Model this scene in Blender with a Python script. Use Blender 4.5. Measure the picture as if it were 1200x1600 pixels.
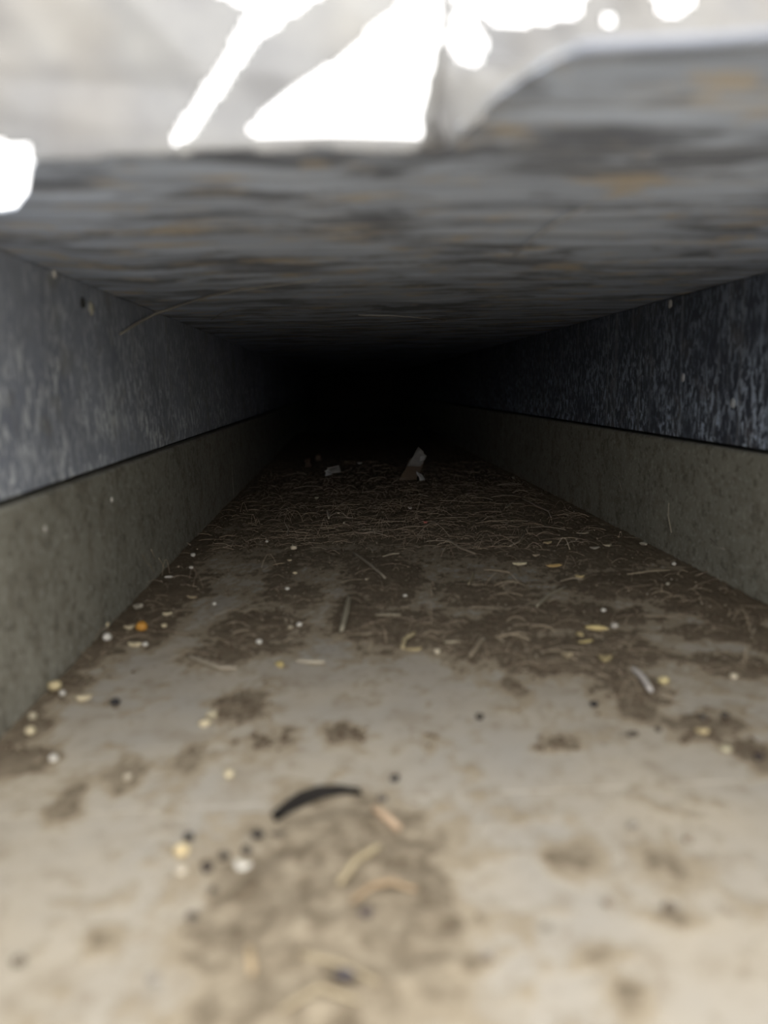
import bpy, bmesh, math, random
from mathutils import Vector, noise, Matrix

# ------------------------------------------------------------------ set-up
scene = bpy.context.scene
for o in list(bpy.data.objects):
    bpy.data.objects.remove(o)
COL = scene.collection
CM = 0.01                       # everything below is written in centimetres
random.seed(7)

# ------------------------------------------------------------------ camera
F_PX, CAM_H = 1213.0, 8.7
YAW, PITCH, ROLL = 0.0483, 0.1615, 0.0237
fw = Vector((math.sin(YAW)*math.cos(PITCH), math.cos(YAW)*math.cos(PITCH), -math.sin(PITCH)))
rt0 = Vector((math.cos(YAW), -math.sin(YAW), 0))
dn0 = -rt0.cross(fw)
rt = rt0*math.cos(ROLL) + dn0*math.sin(ROLL)
dn = dn0*math.cos(ROLL) - rt0*math.sin(ROLL)
cam_d = bpy.data.cameras.new('camera')
cam = bpy.data.objects.new('camera', cam_d); COL.objects.link(cam)
cam.matrix_world = Matrix(((rt.x, -dn.x, -fw.x, 0), (rt.y, -dn.y, -fw.y, 0), (rt.z, -dn.z, -fw.z, CAM_H*CM), (0, 0, 0, 1)))
cam_d.sensor_fit = 'VERTICAL'; cam_d.sensor_height = 24.0
cam_d.lens = 24.0*F_PX/1600.0
cam_d.clip_start = 0.002; cam_d.clip_end = 200
cam_d.dof.use_dof = True
cam_d.dof.focus_distance = 0.52
cam_d.dof.aperture_fstop = 5.6
scene.camera = cam

# ------------------------------------------------------------------ daylight (overcast sky) and exposure
world = bpy.data.worlds.new('overcast_sky'); scene.world = world
world.use_nodes = True
bg = world.node_tree.nodes['Background']
bg.inputs['Color'].default_value = (1.0, 0.985, 0.965, 1)
bg.inputs['Strength'].default_value = 3.25
vs = scene.view_settings
vs.view_transform = 'Standard'; vs.look = 'None'; vs.gamma = 1.0; vs.use_curve_mapping = False
vs.exposure = 0.0

# ------------------------------------------------------------------ measured duct section (cm)
AL, AR = 9.0, 16.0              # side walls left and right of the lens
STEP, CEIL = 5.74, 12.58        # top of the lower wall band, underside of the ceiling
Y_IN, Y_END = 2.0, 260.0        # mouth of the floor and walls, far end

def ray(px, py):
    return (fw*F_PX + rt*(px-600.0) + dn*(py-800.0)).normalized()
def on_z(px, py, z=0.0):
    d = ray(px, py); t = (z-CAM_H)/d.z
    return Vector((0, 0, CAM_H)) + d*t
def on_x(px, py, x):
    d = ray(px, py); t = x/d.x
    return Vector((0, 0, CAM_H)) + d*t
def on_y(px, py, y):
    d = ray(px, py); t = y/d.y
    return Vector((0, 0, CAM_H)) + d*t
def px_size(p):                 # centimetres per photo pixel at a point
    return (Vector(p)-Vector((0, 0, CAM_H))).dot(fw)/F_PX

# ------------------------------------------------------------------ material helpers
def mat(name):
    m = bpy.data.materials.new(name); m.use_nodes = True
    nt = m.node_tree
    return m, nt, nt.nodes['Principled BSDF']
def nd(nt, typ, **kw):
    n = nt.nodes.new(typ)
    for k, v in kw.items(): setattr(n, k, v)
    return n
def coords(nt, scale, which='Object'):
    tc = nd(nt, 'ShaderNodeTexCoord'); mp = nd(nt, 'ShaderNodeMapping')
    mp.inputs['Scale'].default_value = scale
    nt.links.new(tc.outputs[which], mp.inputs['Vector'])
    return mp.outputs['Vector']
def nz(nt, vec, scale, detail=4, rough=.55, dist=0.0):
    n = nd(nt, 'ShaderNodeTexNoise')
    n.inputs['Scale'].default_value = scale; n.inputs['Detail'].default_value = detail
    n.inputs['Roughness'].default_value = rough; n.inputs['Distortion'].default_value = dist
    nt.links.new(vec, n.inputs['Vector'])
    return n.outputs['Fac']
def ramp(nt, fac, stops):
    r = nd(nt, 'ShaderNodeValToRGB'); e = r.color_ramp.elements
    while len(e) < len(stops): e.new(0.5)
    for el, (p, c) in zip(e, stops):
        el.position = p; el.color = (c, c, c, 1) if isinstance(c, (int, float)) else (*c, 1)
    nt.links.new(fac, r.inputs['Fac'])
    return r.outputs['Color']
def mix(nt, fac, a, b, mode='MIX'):
    m = nd(nt, 'ShaderNodeMix', data_type='RGBA', blend_type=mode)
    for s, v in ((m.inputs['Factor'], fac), (m.inputs['A'], a), (m.inputs['B'], b)):
        if hasattr(v, 'is_output'): nt.links.new(v, s)
        elif isinstance(v, (int, float)): s.default_value = v
        else: s.default_value = (*v, 1)
    return m.outputs['Result']
def mul(nt, a, b):
    m = nd(nt, 'ShaderNodeMath', operation='MULTIPLY')
    for s, v in ((m.inputs[0], a), (m.inputs[1], b)):
        if hasattr(v, 'is_output'): nt.links.new(v, s)
        else: s.default_value = v
    return m.outputs[0]
def bump(nt, bsdf, h, strength=.3, dist=.0005):
    b = nd(nt, 'ShaderNodeBump'); b.inputs['Strength'].default_value = strength; b.inputs['Distance'].default_value = dist
    nt.links.new(h, b.inputs['Height']); nt.links.new(b.outputs['Normal'], bsdf.inputs['Normal'])

def sheet_colour(nt, v):
    base = mix(nt, ramp(nt, nz(nt, v, 22, 5), [(.35, 0), (.68, 1)]), (.41, .38, .332), (.48, .422, .332))
    stain = ramp(nt, nz(nt, v, 60, 7, .62, .4), [(.52, 0), (.66, 1)])
    c = mix(nt, mul(nt, stain, .5), base, (.29, .235, .165))
    fine = ramp(nt, nz(nt, v, 170, 6, .62, .5), [(.54, 0), (.66, 1)])
    c = mix(nt, mul(nt, fine, .45), c, (.27, .215, .15))
    spots = ramp(nt, nz(nt, v, 210, 3, .5), [(.66, 0), (.72, 1)])
    return mix(nt, mul(nt, spots, .6), c, (.22, .165, .11))
# floor: pale zinc sheet under a film of beige dust, brown water stains and pin spots
M_FLOOR, nt, b = mat('dusty_zinc_floor')
v = coords(nt, (1, 1, 1))
c3 = sheet_colour(nt, v)
nt.links.new(c3, b.inputs['Base Color']); b.inputs['Roughness'].default_value = .62
b.inputs['Specular IOR Level'].default_value = .3
bump(nt, b, nz(nt, v, 160, 6, .6), .25, .0006)

# upper walls: dark blue-black painted sheet, chalky blue-grey flecks running down it
def wall_mat(name, lo, hi, fleck, warm):
    m, nt, b = mat(name)
    v = coords(nt, (1, 1, .42)); vr = coords(nt, (1, 1, 1))
    base = mix(nt, nz(nt, vr, 18, 4), lo, hi)
    fl = ramp(nt, nz(nt, v, 430, 6, .62, .5), [(.49, 0), (.565, 1)])
    big = ramp(nt, nz(nt, vr, 48, 5, .65), [(.36, .15), (.55, 1)])
    sep = nd(nt, 'ShaderNodeSeparateXYZ'); nt.links.new(vr, sep.inputs[0])
    low = nd(nt, 'ShaderNodeMapRange')      # corrosion sits on the lower half of the sheet
    low.inputs['From Min'].default_value = .128; low.inputs['From Max'].default_value = .062
    low.inputs['To Min'].default_value = .22; low.inputs['To Max'].default_value = 1.0
    nt.links.new(sep.outputs['Z'], low.inputs['Value'])
    k = mul(nt, mul(nt, fl, big), low.outputs[0])
    c = mix(nt, mul(nt, k, .9), base, fleck)
    run = ramp(nt, nz(nt, coords(nt, (1, 1, .03)), 150, 3), [(.56, 0), (.66, 1)])
    c = mix(nt, mul(nt, run, .4), c, (.32, .34, .36))
    rust = ramp(nt, nz(nt, vr, 55, 5, .6), [(.56, 0), (.70, 1)])
    c = mix(nt, mul(nt, rust, .5), c, warm)
    nt.links.new(c, b.inputs['Base Color']); b.inputs['Roughness'].default_value = .55
    bump(nt, b, fl, .35, .0006)
    return m
M_WALL_L = wall_mat('flecked_sheet_left_hazed', (.11, .12, .15), (.50, .545, .63), (.95, 1.0, 1.0), (.26, .25, .20))  # left copy is lighter: veiling haze put into the sheet colour
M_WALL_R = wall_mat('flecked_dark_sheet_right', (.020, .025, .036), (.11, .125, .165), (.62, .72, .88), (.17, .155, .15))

# lower wall band: grey-olive cement skin with brown blotches
M_BAND, nt, b = mat('cement_skinned_band')
v = coords(nt, (1, 1, 1))
c = mix(nt, nz(nt, v, 28, 5), (.20, .195, .155), (.36, .345, .285))
c = mix(nt, mul(nt, ramp(nt, nz(nt, v, 85, 6, .65), [(.5, 0), (.66, 1)]), .6), c, (.12, .10, .07))
c = mix(nt, mul(nt, ramp(nt, nz(nt, v, 420, 5, .65), [(.55, 0), (.63, 1)]), .6), c, (.46, .445, .39))
c = mix(nt, mul(nt, ramp(nt, nz(nt, v, 260, 5, .65), [(.54, 0), (.62, 1)]), .6), c, (.10, .09, .07))
nt.links.new(c, b.inputs['Base Color']); b.inputs['Roughness'].default_value = .8
bump(nt, b, nz(nt, v, 300, 5, .6), .4, .0006)

# ceiling: dark sheet brushed crosswise, colour lightened for haze, tan rust patches, pale scratches
M_CEIL, nt, b = mat('brushed_hazed_ceiling')
vx = coords(nt, (.09, 1, 1)); v = coords(nt, (.45, 1, 1)); vr = coords(nt, (1, 1, 1))
c = mix(nt, ramp(nt, nz(nt, vx, 120, 6, .65), [(.36, 0), (.66, 1)]), (.34, .38, .455), (.74, .83, .98))
c = mix(nt, mul(nt, ramp(nt, nz(nt, v, 58, 7, .68, .3), [(.485, 0), (.585, 1)]), .8), c, (.13, .135, .155))
c = mix(nt, mul(nt, ramp(nt, nz(nt, coords(nt, (.6, 1.1, 1)), 70, 6, .66, .3), [(.55, 0), (.64, 1)]), .8), c, (.66, .56, .42))
c = mix(nt, mul(nt, ramp(nt, nz(nt, coords(nt, (.04, 1, 1)), 520, 3, .5), [(.61, 0), (.67, 1)]), .6), c, (.85, .87, .90))
nt.links.new(c, b.inputs['Base Color']); b.inputs['Roughness'].default_value = .5
bump(nt, b, nz(nt, vx, 160, 4), .25, .0005)

M_SEAM_SHADE, nt, b = mat('dark_joint_and_shade'); b.inputs['Base Color'].default_value = (.022, .021, .02, 1); b.inputs['Roughness'].default_value = .8
M_LIP, nt, b = mat('worn_bluish_metal_lip')
c = mix(nt, nz(nt, coords(nt, (.3, 1, 1)), 60, 4), (.20, .22, .26), (.36, .38, .44))
nt.links.new(c, b.inputs['Base Color']); b.inputs['Roughness'].default_value = .4; b.inputs['Metallic'].default_value = .3
M_GROUND, nt, b = mat('grey_concrete_ground')
c = mix(nt, nz(nt, coords(nt, (1, 1, 1)), 6, 6), (.30, .29, .27), (.40, .385, .36))
nt.links.new(c, b.inputs['Base Color']); b.inputs['Roughness'].default_value = .9

# soil: attribute 'dry' says how dusty and pale the crust is
M_SOIL, nt, b = mat('crumbly_soil')
at = nd(nt, 'ShaderNodeAttribute', attribute_name='dry')
v = coords(nt, (1, 1, 1))
wet = mix(nt, nz(nt, v, 240, 5, .65), (.07, .053, .038), (.225, .178, .125))
dry = mix(nt, ramp(nt, nz(nt, v, 190, 6, .68), [(.34, 0), (.66, 1)]), (.14, .108, .07), (.56, .48, .355))
c = mix(nt, at.outputs['Fac'], wet, dry)
at2 = nd(nt, 'ShaderNodeAttribute', attribute_name='cover')
sheet = sheet_colour(nt, v)
film_c = mix(nt, nz(nt, v, 130, 6, .65), (.28, .23, .165), (.46, .39, .285))
c = mix(nt, ramp(nt, at2.outputs['Fac'], [(.60, 0), (.80, 1)]), mix(nt, ramp(nt, at2.outputs['Fac'], [(0, 0), (.40, .95)]), sheet, film_c), c)
c = mix(nt, mul(nt, ramp(nt, nz(nt, v, 900, 2), [(.64, 0), (.70, 1)]), .5), c, (.36, .31, .22))
nt.links.new(c, b.inputs['Base Color']); b.inputs['Roughness'].default_value = .95
b.inputs['Specular IOR Level'].default_value = .1
bump(nt, b, nz(nt, v, 700, 4, .6), .6, .0008)

_cache = {}
def grain_mat(col, rough=.6, name='grain'):
    key = (tuple(round(x, 3) for x in col), rough)
    if key not in _cache:
        m, nt, b = mat(name)
        v = coords(nt, (1, 1, 1))
        c = mix(nt, nz(nt, v, 420, 4), tuple(x*.72 for x in col), tuple(min(1, x*1.15) for x in col))
        nt.links.new(c, b.inputs['Base Color']); b.inputs['Roughness'].default_value = rough
        bump(nt, b, nz(nt, v, 900, 3), .3, .0003)
        _cache[key] = m
    return _cache[key]

# torn film: milky plastic, lets daylight through
M_FILM, nt, b = mat('milky_torn_plastic_film')
out = nt.nodes['Material Output']
tl = nd(nt, 'ShaderNodeBsdfTranslucent'); df = nd(nt, 'ShaderNodeBsdfDiffuse'); tp = nd(nt, 'ShaderNodeBsdfTransparent'); gl = nd(nt, 'ShaderNodeBsdfGlossy')
v = coords(nt, (1, 1, 1))
c = mix(nt, ramp(nt, nz(nt, v, 26, 4), [(.35, 0), (.65, 1)]), (.30, .30, .31), (.54, .53, .505))
c = mix(nt, mul(nt, ramp(nt, nz(nt, v, 18, 3), [(.5, 0), (.62, 1)]), .25), c, (.50, .42, .30))
for n in (tl, df): nt.links.new(c, n.inputs['Color'])
gl.inputs['Roughness'].default_value = .25
m1 = nd(nt, 'ShaderNodeMixShader'); m1.inputs[0].default_value = .45
nt.links.new(tl.outputs[0], m1.inputs[1]); nt.links.new(df.outputs[0], m1.inputs[2])
m2 = nd(nt, 'ShaderNodeMixShader'); m2.inputs[0].default_value = .06
nt.links.new(m1.outputs[0], m2.inputs[1]); nt.links.new(gl.outputs[0], m2.inputs[2])
m3 = nd(nt, 'ShaderNodeMixShader'); m3.inputs[0].default_value = .10
nt.links.new(m2.outputs[0], m3.inputs[1]); nt.links.new(tp.outputs[0], m3.inputs[2])
nt.links.new(m3.outputs[0], out.inputs['Surface'])

# ------------------------------------------------------------------ object helpers
def mesh_obj(name, verts, faces, material, parent=None, smooth=False):
    me = bpy.data.meshes.new(name)
    me.from_pydata([Vector(v)*CM for v in verts], [], faces); me.update()
    if smooth:
        me.polygons.foreach_set('use_smooth', [True]*len(me.polygons))
    me.materials.append(material)
    o = bpy.data.objects.new(name, me); COL.objects.link(o)
    if parent: o.parent = parent
    return o
def bm_obj(name, bm, material, parent=None, smooth=True, loc=None):
    me = bpy.data.meshes.new(name)
    for v in bm.verts: v.co *= CM
    bm.normal_update(); bm.to_mesh(me); bm.free()
    if smooth: me.polygons.foreach_set('use_smooth', [True]*len(me.polygons))
    me.materials.append(material)
    o = bpy.data.objects.new(name, me); COL.objects.link(o)
    if loc is not None: o.location = Vector(loc)*CM
    if parent: o.parent = parent
    return o
def box(name, x0, x1, y0, y1, z0, z1, material, parent=None, bevel=.06):
    bm = bmesh.new(); bmesh.ops.create_cube(bm, size=1)
    for v in bm.verts:
        v.co = Vector(((x0+x1)/2+v.co.x*(x1-x0), (y0+y1)/2+v.co.y*(y1-y0), (z0+z1)/2+v.co.z*(z1-z0)))
    if bevel: bmesh.ops.bevel(bm, geom=bm.edges[:], offset=bevel, segments=1, affect='EDGES')
    return bm_obj(name, bm, material, parent, smooth=False)
def empty(name, loc=(0, 0, 0)):
    o = bpy.data.objects.new(name, None); COL.objects.link(o); o.location = Vector(loc)*CM
    o.empty_display_size = .02
    return o
def tag(o, label, cat, group=None):
    o['label'] = label; o['category'] = cat
    if group: o['group'] = group
    return o
def struct(o, label=None, cat=None):
    o['kind'] = 'structure'
    if label: o['label'] = label
    if cat: o['category'] = cat
    return o

# ------------------------------------------------------------------ the duct
# ground outside, under the duct
struct(mesh_obj('ground', [(-600, -600, -.8), (600, -600, -.8), (600, 700, -.8), (-600, 700, -.8)], [(0, 1, 2, 3)], M_GROUND),
       'grey concrete ground the duct lies on', 'ground')

# floor: overlapping sheet plates, each lapping over the next by a hair
fl = struct(empty('floor'), 'dusty grey-beige sheet metal floor of the duct', 'floor')
seamA = on_z(800, 1238)[1]; seamB = on_z(430, 868)[1]
for y0, y1, top in ((Y_IN, seamA+.6, -.012), (seamA, seamB+.6, 0.0), (seamB, 85, -.02), (84.4, 150, 0.0), (149.4, Y_END, -.04)):
    box('floor_plate', -AL-.6, AR+.6, y0, y1, top-.3, top, M_FLOOR, fl, .02)

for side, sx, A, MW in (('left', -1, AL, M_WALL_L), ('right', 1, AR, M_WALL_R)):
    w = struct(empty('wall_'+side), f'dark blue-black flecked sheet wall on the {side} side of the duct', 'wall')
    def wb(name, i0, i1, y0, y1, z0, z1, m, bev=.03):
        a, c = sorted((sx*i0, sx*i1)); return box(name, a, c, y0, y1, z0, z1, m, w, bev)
    wb('backing_sheet', A+.75, A+1.05, Y_IN+.1, Y_END, -.4, CEIL+.25, M_SEAM_SHADE)
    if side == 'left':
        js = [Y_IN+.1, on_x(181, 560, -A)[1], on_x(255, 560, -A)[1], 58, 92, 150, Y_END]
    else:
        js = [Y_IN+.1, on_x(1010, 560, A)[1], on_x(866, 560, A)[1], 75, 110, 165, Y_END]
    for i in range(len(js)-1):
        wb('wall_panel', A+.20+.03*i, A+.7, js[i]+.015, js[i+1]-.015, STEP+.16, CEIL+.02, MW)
    bb = struct(empty('baseboard_'+side), f'grey-brown cement band along the foot of the {side} duct wall', 'baseboard')
    a, c = sorted((sx*A, sx*(A+.72)))
    ends = [Y_IN, 62 if side == 'left' else 78, Y_END]
    for i in range(2):
        box('band_length', a, c, ends[i], ends[i+1]-.05, -.02, STEP, M_BAND, bb, .09)
struct(box('wall_back', -AL-1, AR+1, Y_END, Y_END+.5, -.4, CEIL+.4, M_SEAM_SHADE, None, 0), 'closed far end of the duct with the unlit depth in its colour', 'wall')  # end wall added to keep light out, depth's darkness put into its colour

# ceiling sheet with its torn, uneven front edge
edge_px = [(-260, 330), (-30, 336), (25, 328), (44, 300), (48, 262), (62, 243), (120, 240), (190, 238), (240, 240), (300, 230), (400, 226), (520, 223),
           (620, 226), (690, 230), (722, 205), (760, 170), (810, 135), (860, 104), (900, 90), (980, 84), (1080, 80), (1200, 70), (1500, 50)]
edge = [on_z(x, y, CEIL) for x, y in edge_px]
def edge_y(x):
    for p, q in zip(edge, edge[1:]):
        if p.x <= x <= q.x and q.x > p.x:
            t = (x-p.x)/(q.x-p.x); return p.y+(q.y-p.y)*t
    return edge[0].y if x < edge[0].x else edge[-1].y
XS = [-AL-1.0+i*(AL+AR+2)/110 for i in range(111)]
TS = [0, .004, .012, .025, .045, .07, .1, .14, .19, .25, .32, .4, .5, .6, .72, .85, 1]
verts, faces = [], []
def sag(x, y):
    return .10*noise.noise((x*.12, y*.07, 3.1))+.05*noise.noise((x*.5, y*.22, 8.2)) + .25*math.exp(-((y-26)/5.)**2)*math.exp(-((x+7)/3.)**2)*-1
for layer in (0, 1):
    for x in XS:
        e = edge_y(x)+.12*noise.noise((x*.9, 0, 0))
        for t in TS:
            y = e+(Y_END+.4-e)*t
            edge_fade = max(0, min(1, (x+AL)/2., (AR-x)/2.))
            verts.append((x, y, CEIL+.04+sag(x, y)*edge_fade+layer*(.06+.22*min(1, (y-e)/1.5))))
n, mT = len(XS), len(TS)
def vid(l, i, j): return l*n*mT+i*mT+j
for i in range(n-1):
    for j in range(mT-1):
        faces.append((vid(0, i, j), vid(0, i, j+1), vid(0, i+1, j+1), vid(0, i+1, j)))
        faces.append((vid(1, i, j), vid(1, i+1, j), vid(1, i+1, j+1), vid(1, i, j+1)))
    faces.append((vid(0, i, 0), vid(0, i+1, 0), vid(1, i+1, 0), vid(1, i, 0)))
    faces.append((vid(0, i, mT-1), vid(1, i, mT-1), vid(1, i+1, mT-1), vid(0, i+1, mT-1)))
for j in range(mT-1):
    faces.append((vid(0, 0, j), vid(1, 0, j), vid(1, 0, j+1), vid(0, 0, j+1)))
    faces.append((vid(0, n-1, j), vid(0, n-1, j+1), vid(1, n-1, j+1), vid(1, n-1, j)))
cl = struct(mesh_obj('ceiling', verts, faces, M_CEIL, None, False), 'dark scratched sheet ceiling with a torn front edge', 'ceiling')

def tube_bm(pts, rad, seg=6, bm=None):
    bm = bm or bmesh.new(); rings = []
    for i, p in enumerate(pts):
        p = Vector(p); a = Vector(pts[max(0, i-1)]); c = Vector(pts[min(len(pts)-1, i+1)])
        d = (c-a).normalized(); u = d.cross(Vector((0, 0, 1)))
        if u.length < 1e-3: u = Vector((1, 0, 0))
        u.normalize(); w = d.cross(u)
        r = rad[i] if isinstance(rad, (list, tuple)) else rad
        rings.append([bm.verts.new(p+(u*math.cos(k*2*math.pi/seg)+w*math.sin(k*2*math.pi/seg))*r) for k in range(seg)])
    for A_, B_ in zip(rings, rings[1:]):
        for k in range(seg):
            bm.faces.new((A_[k], A_[(k+1) % seg], B_[(k+1) % seg], B_[k]))
    bm.faces.new(rings[0][::-1]); bm.faces.new(rings[-1])
    return bm
# rolled lip along the right part of the front edge
lip = [(p.x, p.y, CEIL+.09) for p in edge if p.x > on_z(880, 95, CEIL).x-.01 and p.x < AR+1]
lip_o = bm_obj('edge_lip', tube_bm(lip, .09, 8), M_LIP, cl); lip_o['label'] = 'bluish rolled metal lip on the ceiling edge'

# ------------------------------------------------------------------ torn plastic film above the mouth
def inpoly(x, y, poly):
    c = False; j = len(poly)-1
    for i in range(len(poly)):
        xi, yi = poly[i]; xj, yj = poly[j]
        if (yi > y) != (yj > y) and x < (xj-xi)*(y-yi)/(yj-yi)+xi: c = not c
        j = i
    return c
FY = 13.4
def sheet_pt(px, py):           # the film rises from the torn edge, leaning a little towards the mouth
    p = on_y(px, py, FY); return (p.x, p.z)
holes_px = [
 [(388, 206), (410, 180), (470, 138), (552, 84), (612, 34), (650, -20), (700, -120), (760, -160), (697, 0), (686, 60), (668, 140), (664, 196), (684, 214), (600, 217), (384, 214)],
 [(700, 42), (726, 22), (756, 72), (750, 108), (736, 122), (716, 104), (696, 76)],
 [(702, 22), (712, -60), (900, -90), (912, 0), (900, 32), (832, 42), (792, 50), (758, 42), (730, 14)],
 [(1012, -20), (1030, 22), (1052, 30), (1076, 12), (1080, -30), (1040, -60)],
 [(938, 30), (942, 22), (950, 18), (958, 22), (962, 30), (958, 38), (950, 42), (942, 38)],
 [(340, -4), (400, -60), (540, -30), (500, 6), (446, 34), (404, 74), (360, 130), (322, 180), (296, 216), (270, 226), (268, 208), (300, 168), (340, 116), (376, 60), (392, 20)]]
holes = [[sheet_pt(*p) for p in h] for h in holes_px]
NX, NZ = 274, 84
X_NOTCH = on_z(58, 245, CEIL).x
x0, x1 = -9.6, 16.6; z0, z1 = 12.42, 17.6
V, idx, Fc = [], {}, []
def film_pos(x, z):
    cr = .28*noise.noise((x*.45, z*.6, 1.7))+.16*noise.noise((x*1.2+z*.9, z*.4, 5.0))
    f = min(1, max(0, (z-12.95)/.6))
    g = min(1, max(0, (z-12.5)/1.3))
    y = (min(FY+.3, edge_y(x))-.12)*(1-g)+(FY-.12*(z-12.9))*g + cr*f
    return (x, y, z)
def add(i, j):
    if (i, j) not in idx:
        x = x0+(x1-x0)*i/NX; z = z0+(z1-z0)*j/NZ
        V.append(film_pos(x, z)); idx[(i, j)] = len(V)-1
    return idx[(i, j)]
for i in range(NX):
    for j in range(NZ):
        x = x0+(x1-x0)*(i+.5)/NX; z = z0+(z1-z0)*(j+.5)/NZ
        top = 17.1+.5*noise.noise((x*.5, 0, 9))
        low = 12.45+.12*noise.noise((x*.8, 2, 4))+(.15 if x > 2.2 else 0)+(.22 if x < X_NOTCH else 0)
        if z > top or z < low: continue
        if any(inpoly(x, z, h) for h in holes): continue
        Fc.append((add(i, j), add(i+1, j), add(i+1, j+1), add(i, j+1)))
film = mesh_obj('plastic_film', V, Fc, M_FILM, None, True)
bm = bmesh.new(); bm.from_mesh(film.data)      # drop crumbs not joined to the sheet
bm.verts.ensure_lookup_table()
seen = set(); comps = []
for v0 in bm.verts:
    if v0 in seen: continue
    st = [v0]; comp = []; seen.add(v0)
    while st:
        q = st.pop(); comp.append(q)
        for e in q.link_edges:
            w_ = e.other_vert(q)
            if w_ not in seen: seen.add(w_); st.append(w_)
    comps.append(comp)
comps.sort(key=len)
for cmp_ in comps[:-1]:
    if len(cmp_) < 40: bmesh.ops.delete(bm, geom=cmp_, context='VERTS')
bm.to_mesh(film.data); bm.free()
sol = film.modifiers.new('thickness', 'SOLIDIFY'); sol.thickness = .0002; sol.offset = 0
tag(film, 'torn milky plastic film crumpled above the front edge of the ceiling', 'plastic film')
# twisted folds of the same film: thicker ropes that cross the tear
fold2 = [sheet_pt(*p) for p in [(676, 226), (670, 180), (680, 120), (692, 60), (690, 15), (700, -50)]]
o = bm_obj('twisted_fold', tube_bm([(x, film_pos(x, z)[1], z) for x, z in fold2], [.22, .15, .09, .06, .08, .1], 8), M_FILM, film); o['label'] = 'thin dark strand of film'

# ------------------------------------------------------------------ soil and litter on the floor
# patches: photo centre, half sizes, thickness, dryness -> ellipses on the floor
patches_px = [
 # deep litter bed
 (560, 770, 230, 62, 1.3, .4), (760, 800, 240, 60, 1.2, .4), (640, 700, 400, 30, 1.4, .4), (470, 820, 90, 34, 1.1, .25), (900, 850, 190, 42, 1.0, .1),
 (600, 830, 260, 24, 1.0, .2),
 # bank along the left wall
 (352, 800, 34, 30, 1.1, .0), (300, 858, 45, 26, 1.1, .0), (240, 930, 72, 40, 1.15, .05), (205, 985, 62, 28, 1.1, .1), (150, 1015, 50, 26, .95, .1), (95, 1075, 36, 22, .9, .2),
 (40, 1140, 34, 26, .9, .25), (20, 1195, 50, 26, .9, .3), (75, 1185, 24, 16, .8, .3),
 # middle clumps
 (600, 905, 58, 40, 1.1, .1), (560, 965, 40, 40, .95, .15), (470, 930, 40, 22, .7, .3), (440, 900, 26, 46, .8, .15), (640, 985, 90, 34, .85, .2), (760, 1000, 110, 34, .9, .2), (520, 870, 150, 16, .6, .3),
 (400, 985, 70, 34, .95, .1), (345, 1025, 60, 20, .8, .2), (375, 1105, 52, 28, .85, .25), (420, 1160, 50, 22, .6, .4), (540, 1150, 40, 20, .6, .4),
 # right side bands
 (760, 930, 90, 26, .75, .2), (880, 965, 130, 26, 1.0, .1), (1010, 915, 130, 26, 1.0, .05), (1130, 945, 90, 28, 1.05, .05), (900, 1025, 130, 32, 1.1, .1), (990, 1075, 50, 36, 1.0, .15),
 (1000, 1110, 46, 22, .7, .3), (1150, 1040, 60, 22, .9, .15), (1090, 990, 60, 18, .7, .2), (1195, 1000, 40, 50, 1.0, .1), (1110, 1135, 70, 24, .75, .3), (1180, 1180, 40, 30, .8, .25), (800, 1070, 20, 24, .55, .4),
 # near crust
 (545, 1345, 118, 88, 1.25, .6), (500, 1460, 190, 82, 1.05, .65), (400, 1400, 75, 60, 1.0, .45), (660, 1410, 46, 70, .95, .5), (480, 1570, 170, 70, .9, .75), (600, 1530, 110, 50, .85, .7), (720, 1510, 50, 20, .65, .7),
 # smears on the bare sheet
 (100, 1262, 26, 38, .62, .5), (190, 1215, 34, 26, .62, .5), (870, 1165, 44, 16, .55, .5), (1050, 1436, 34, 16, .75, .5), (950, 1495, 60, 18, .6, .6), (1040, 1345, 40, 36, .5, .6), (990, 1560, 44, 34, .5, .7),
 (160, 1472, 34, 30, .5, .8), (880, 1345, 40, 20, .5, .6), (290, 1190, 40, 30, .5, .5), (750, 1440, 20, 30, .55, .6)]
patches = []
for (px, py, rx, ry, h, d) in patches_px:
    c = on_z(px, py); s = px_size(c)
    ya = on_z(px, py-ry)[1]; yb = on_z(px, min(py+ry, 1900))[1]
    patches.append((c.x, c.y, rx*s, max(.15, (ya-yb)/2), h, d, (ya+yb)/2))
far_y = on_z(640, 720)[1]
def fb(x, y, s, o=0.0, oct_=4):
    return noise.fractal((x*s+o, y*s+o*1.7, o), 1.0, 2.0, oct_)
def soil_at(x, y):
    m = 0.0; dsum = 0.0; wsum = 1e-6
    for (cx, cy, rx, ry, h, d, ym) in patches:
        q = ((x-cx)/rx)**2+((y-ym)/ry)**2
        if q < 6:
            w = h*math.exp(-q*.9); m = max(m, w)
            dsum += d*w; wsum += w
    if y > far_y: m = max(m, .8*min(1, (y-far_y)/25))
    # thin silt caught in both corners
    m = max(m, .75*math.exp(-(x+AL)/.55), .65*math.exp(-(AR-x)/.8)*(1 if y > 22 else .5))
    k = min(1.6, .55+y*.02)
    ng = fb(x, y, .55, 3.3)*.22+fb(x, y, 1.7, 7.1)*.30+fb(x, y, 5.0, 1.2, 3)*.20*k
    return m*1.12-.50+ng*1.05, dsum/wsum
SKIRT = .42
def soil_h(v, x, y):
    if v <= 0: return max(0, .012*(1+v/SKIRT))
    return min(.30, .012+v*.14*(1+.5*noise.noise((x*3.1, y*3.1, 0)))+.05*v*noise.noise((x*9, y*9, 4)))
def ground_z(x, y):
    v, d = soil_at(x, y)
    return max(0.0, soil_h(v, x, y))
cols = 260
xs = [-AL+(AL+AR)*i/cols for i in range(cols+1)]
ys = [8.2]
while ys[-1] < 150: ys.append(ys[-1]+max(.085, ys[-1]*.0062))
rows = len(ys)
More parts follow.
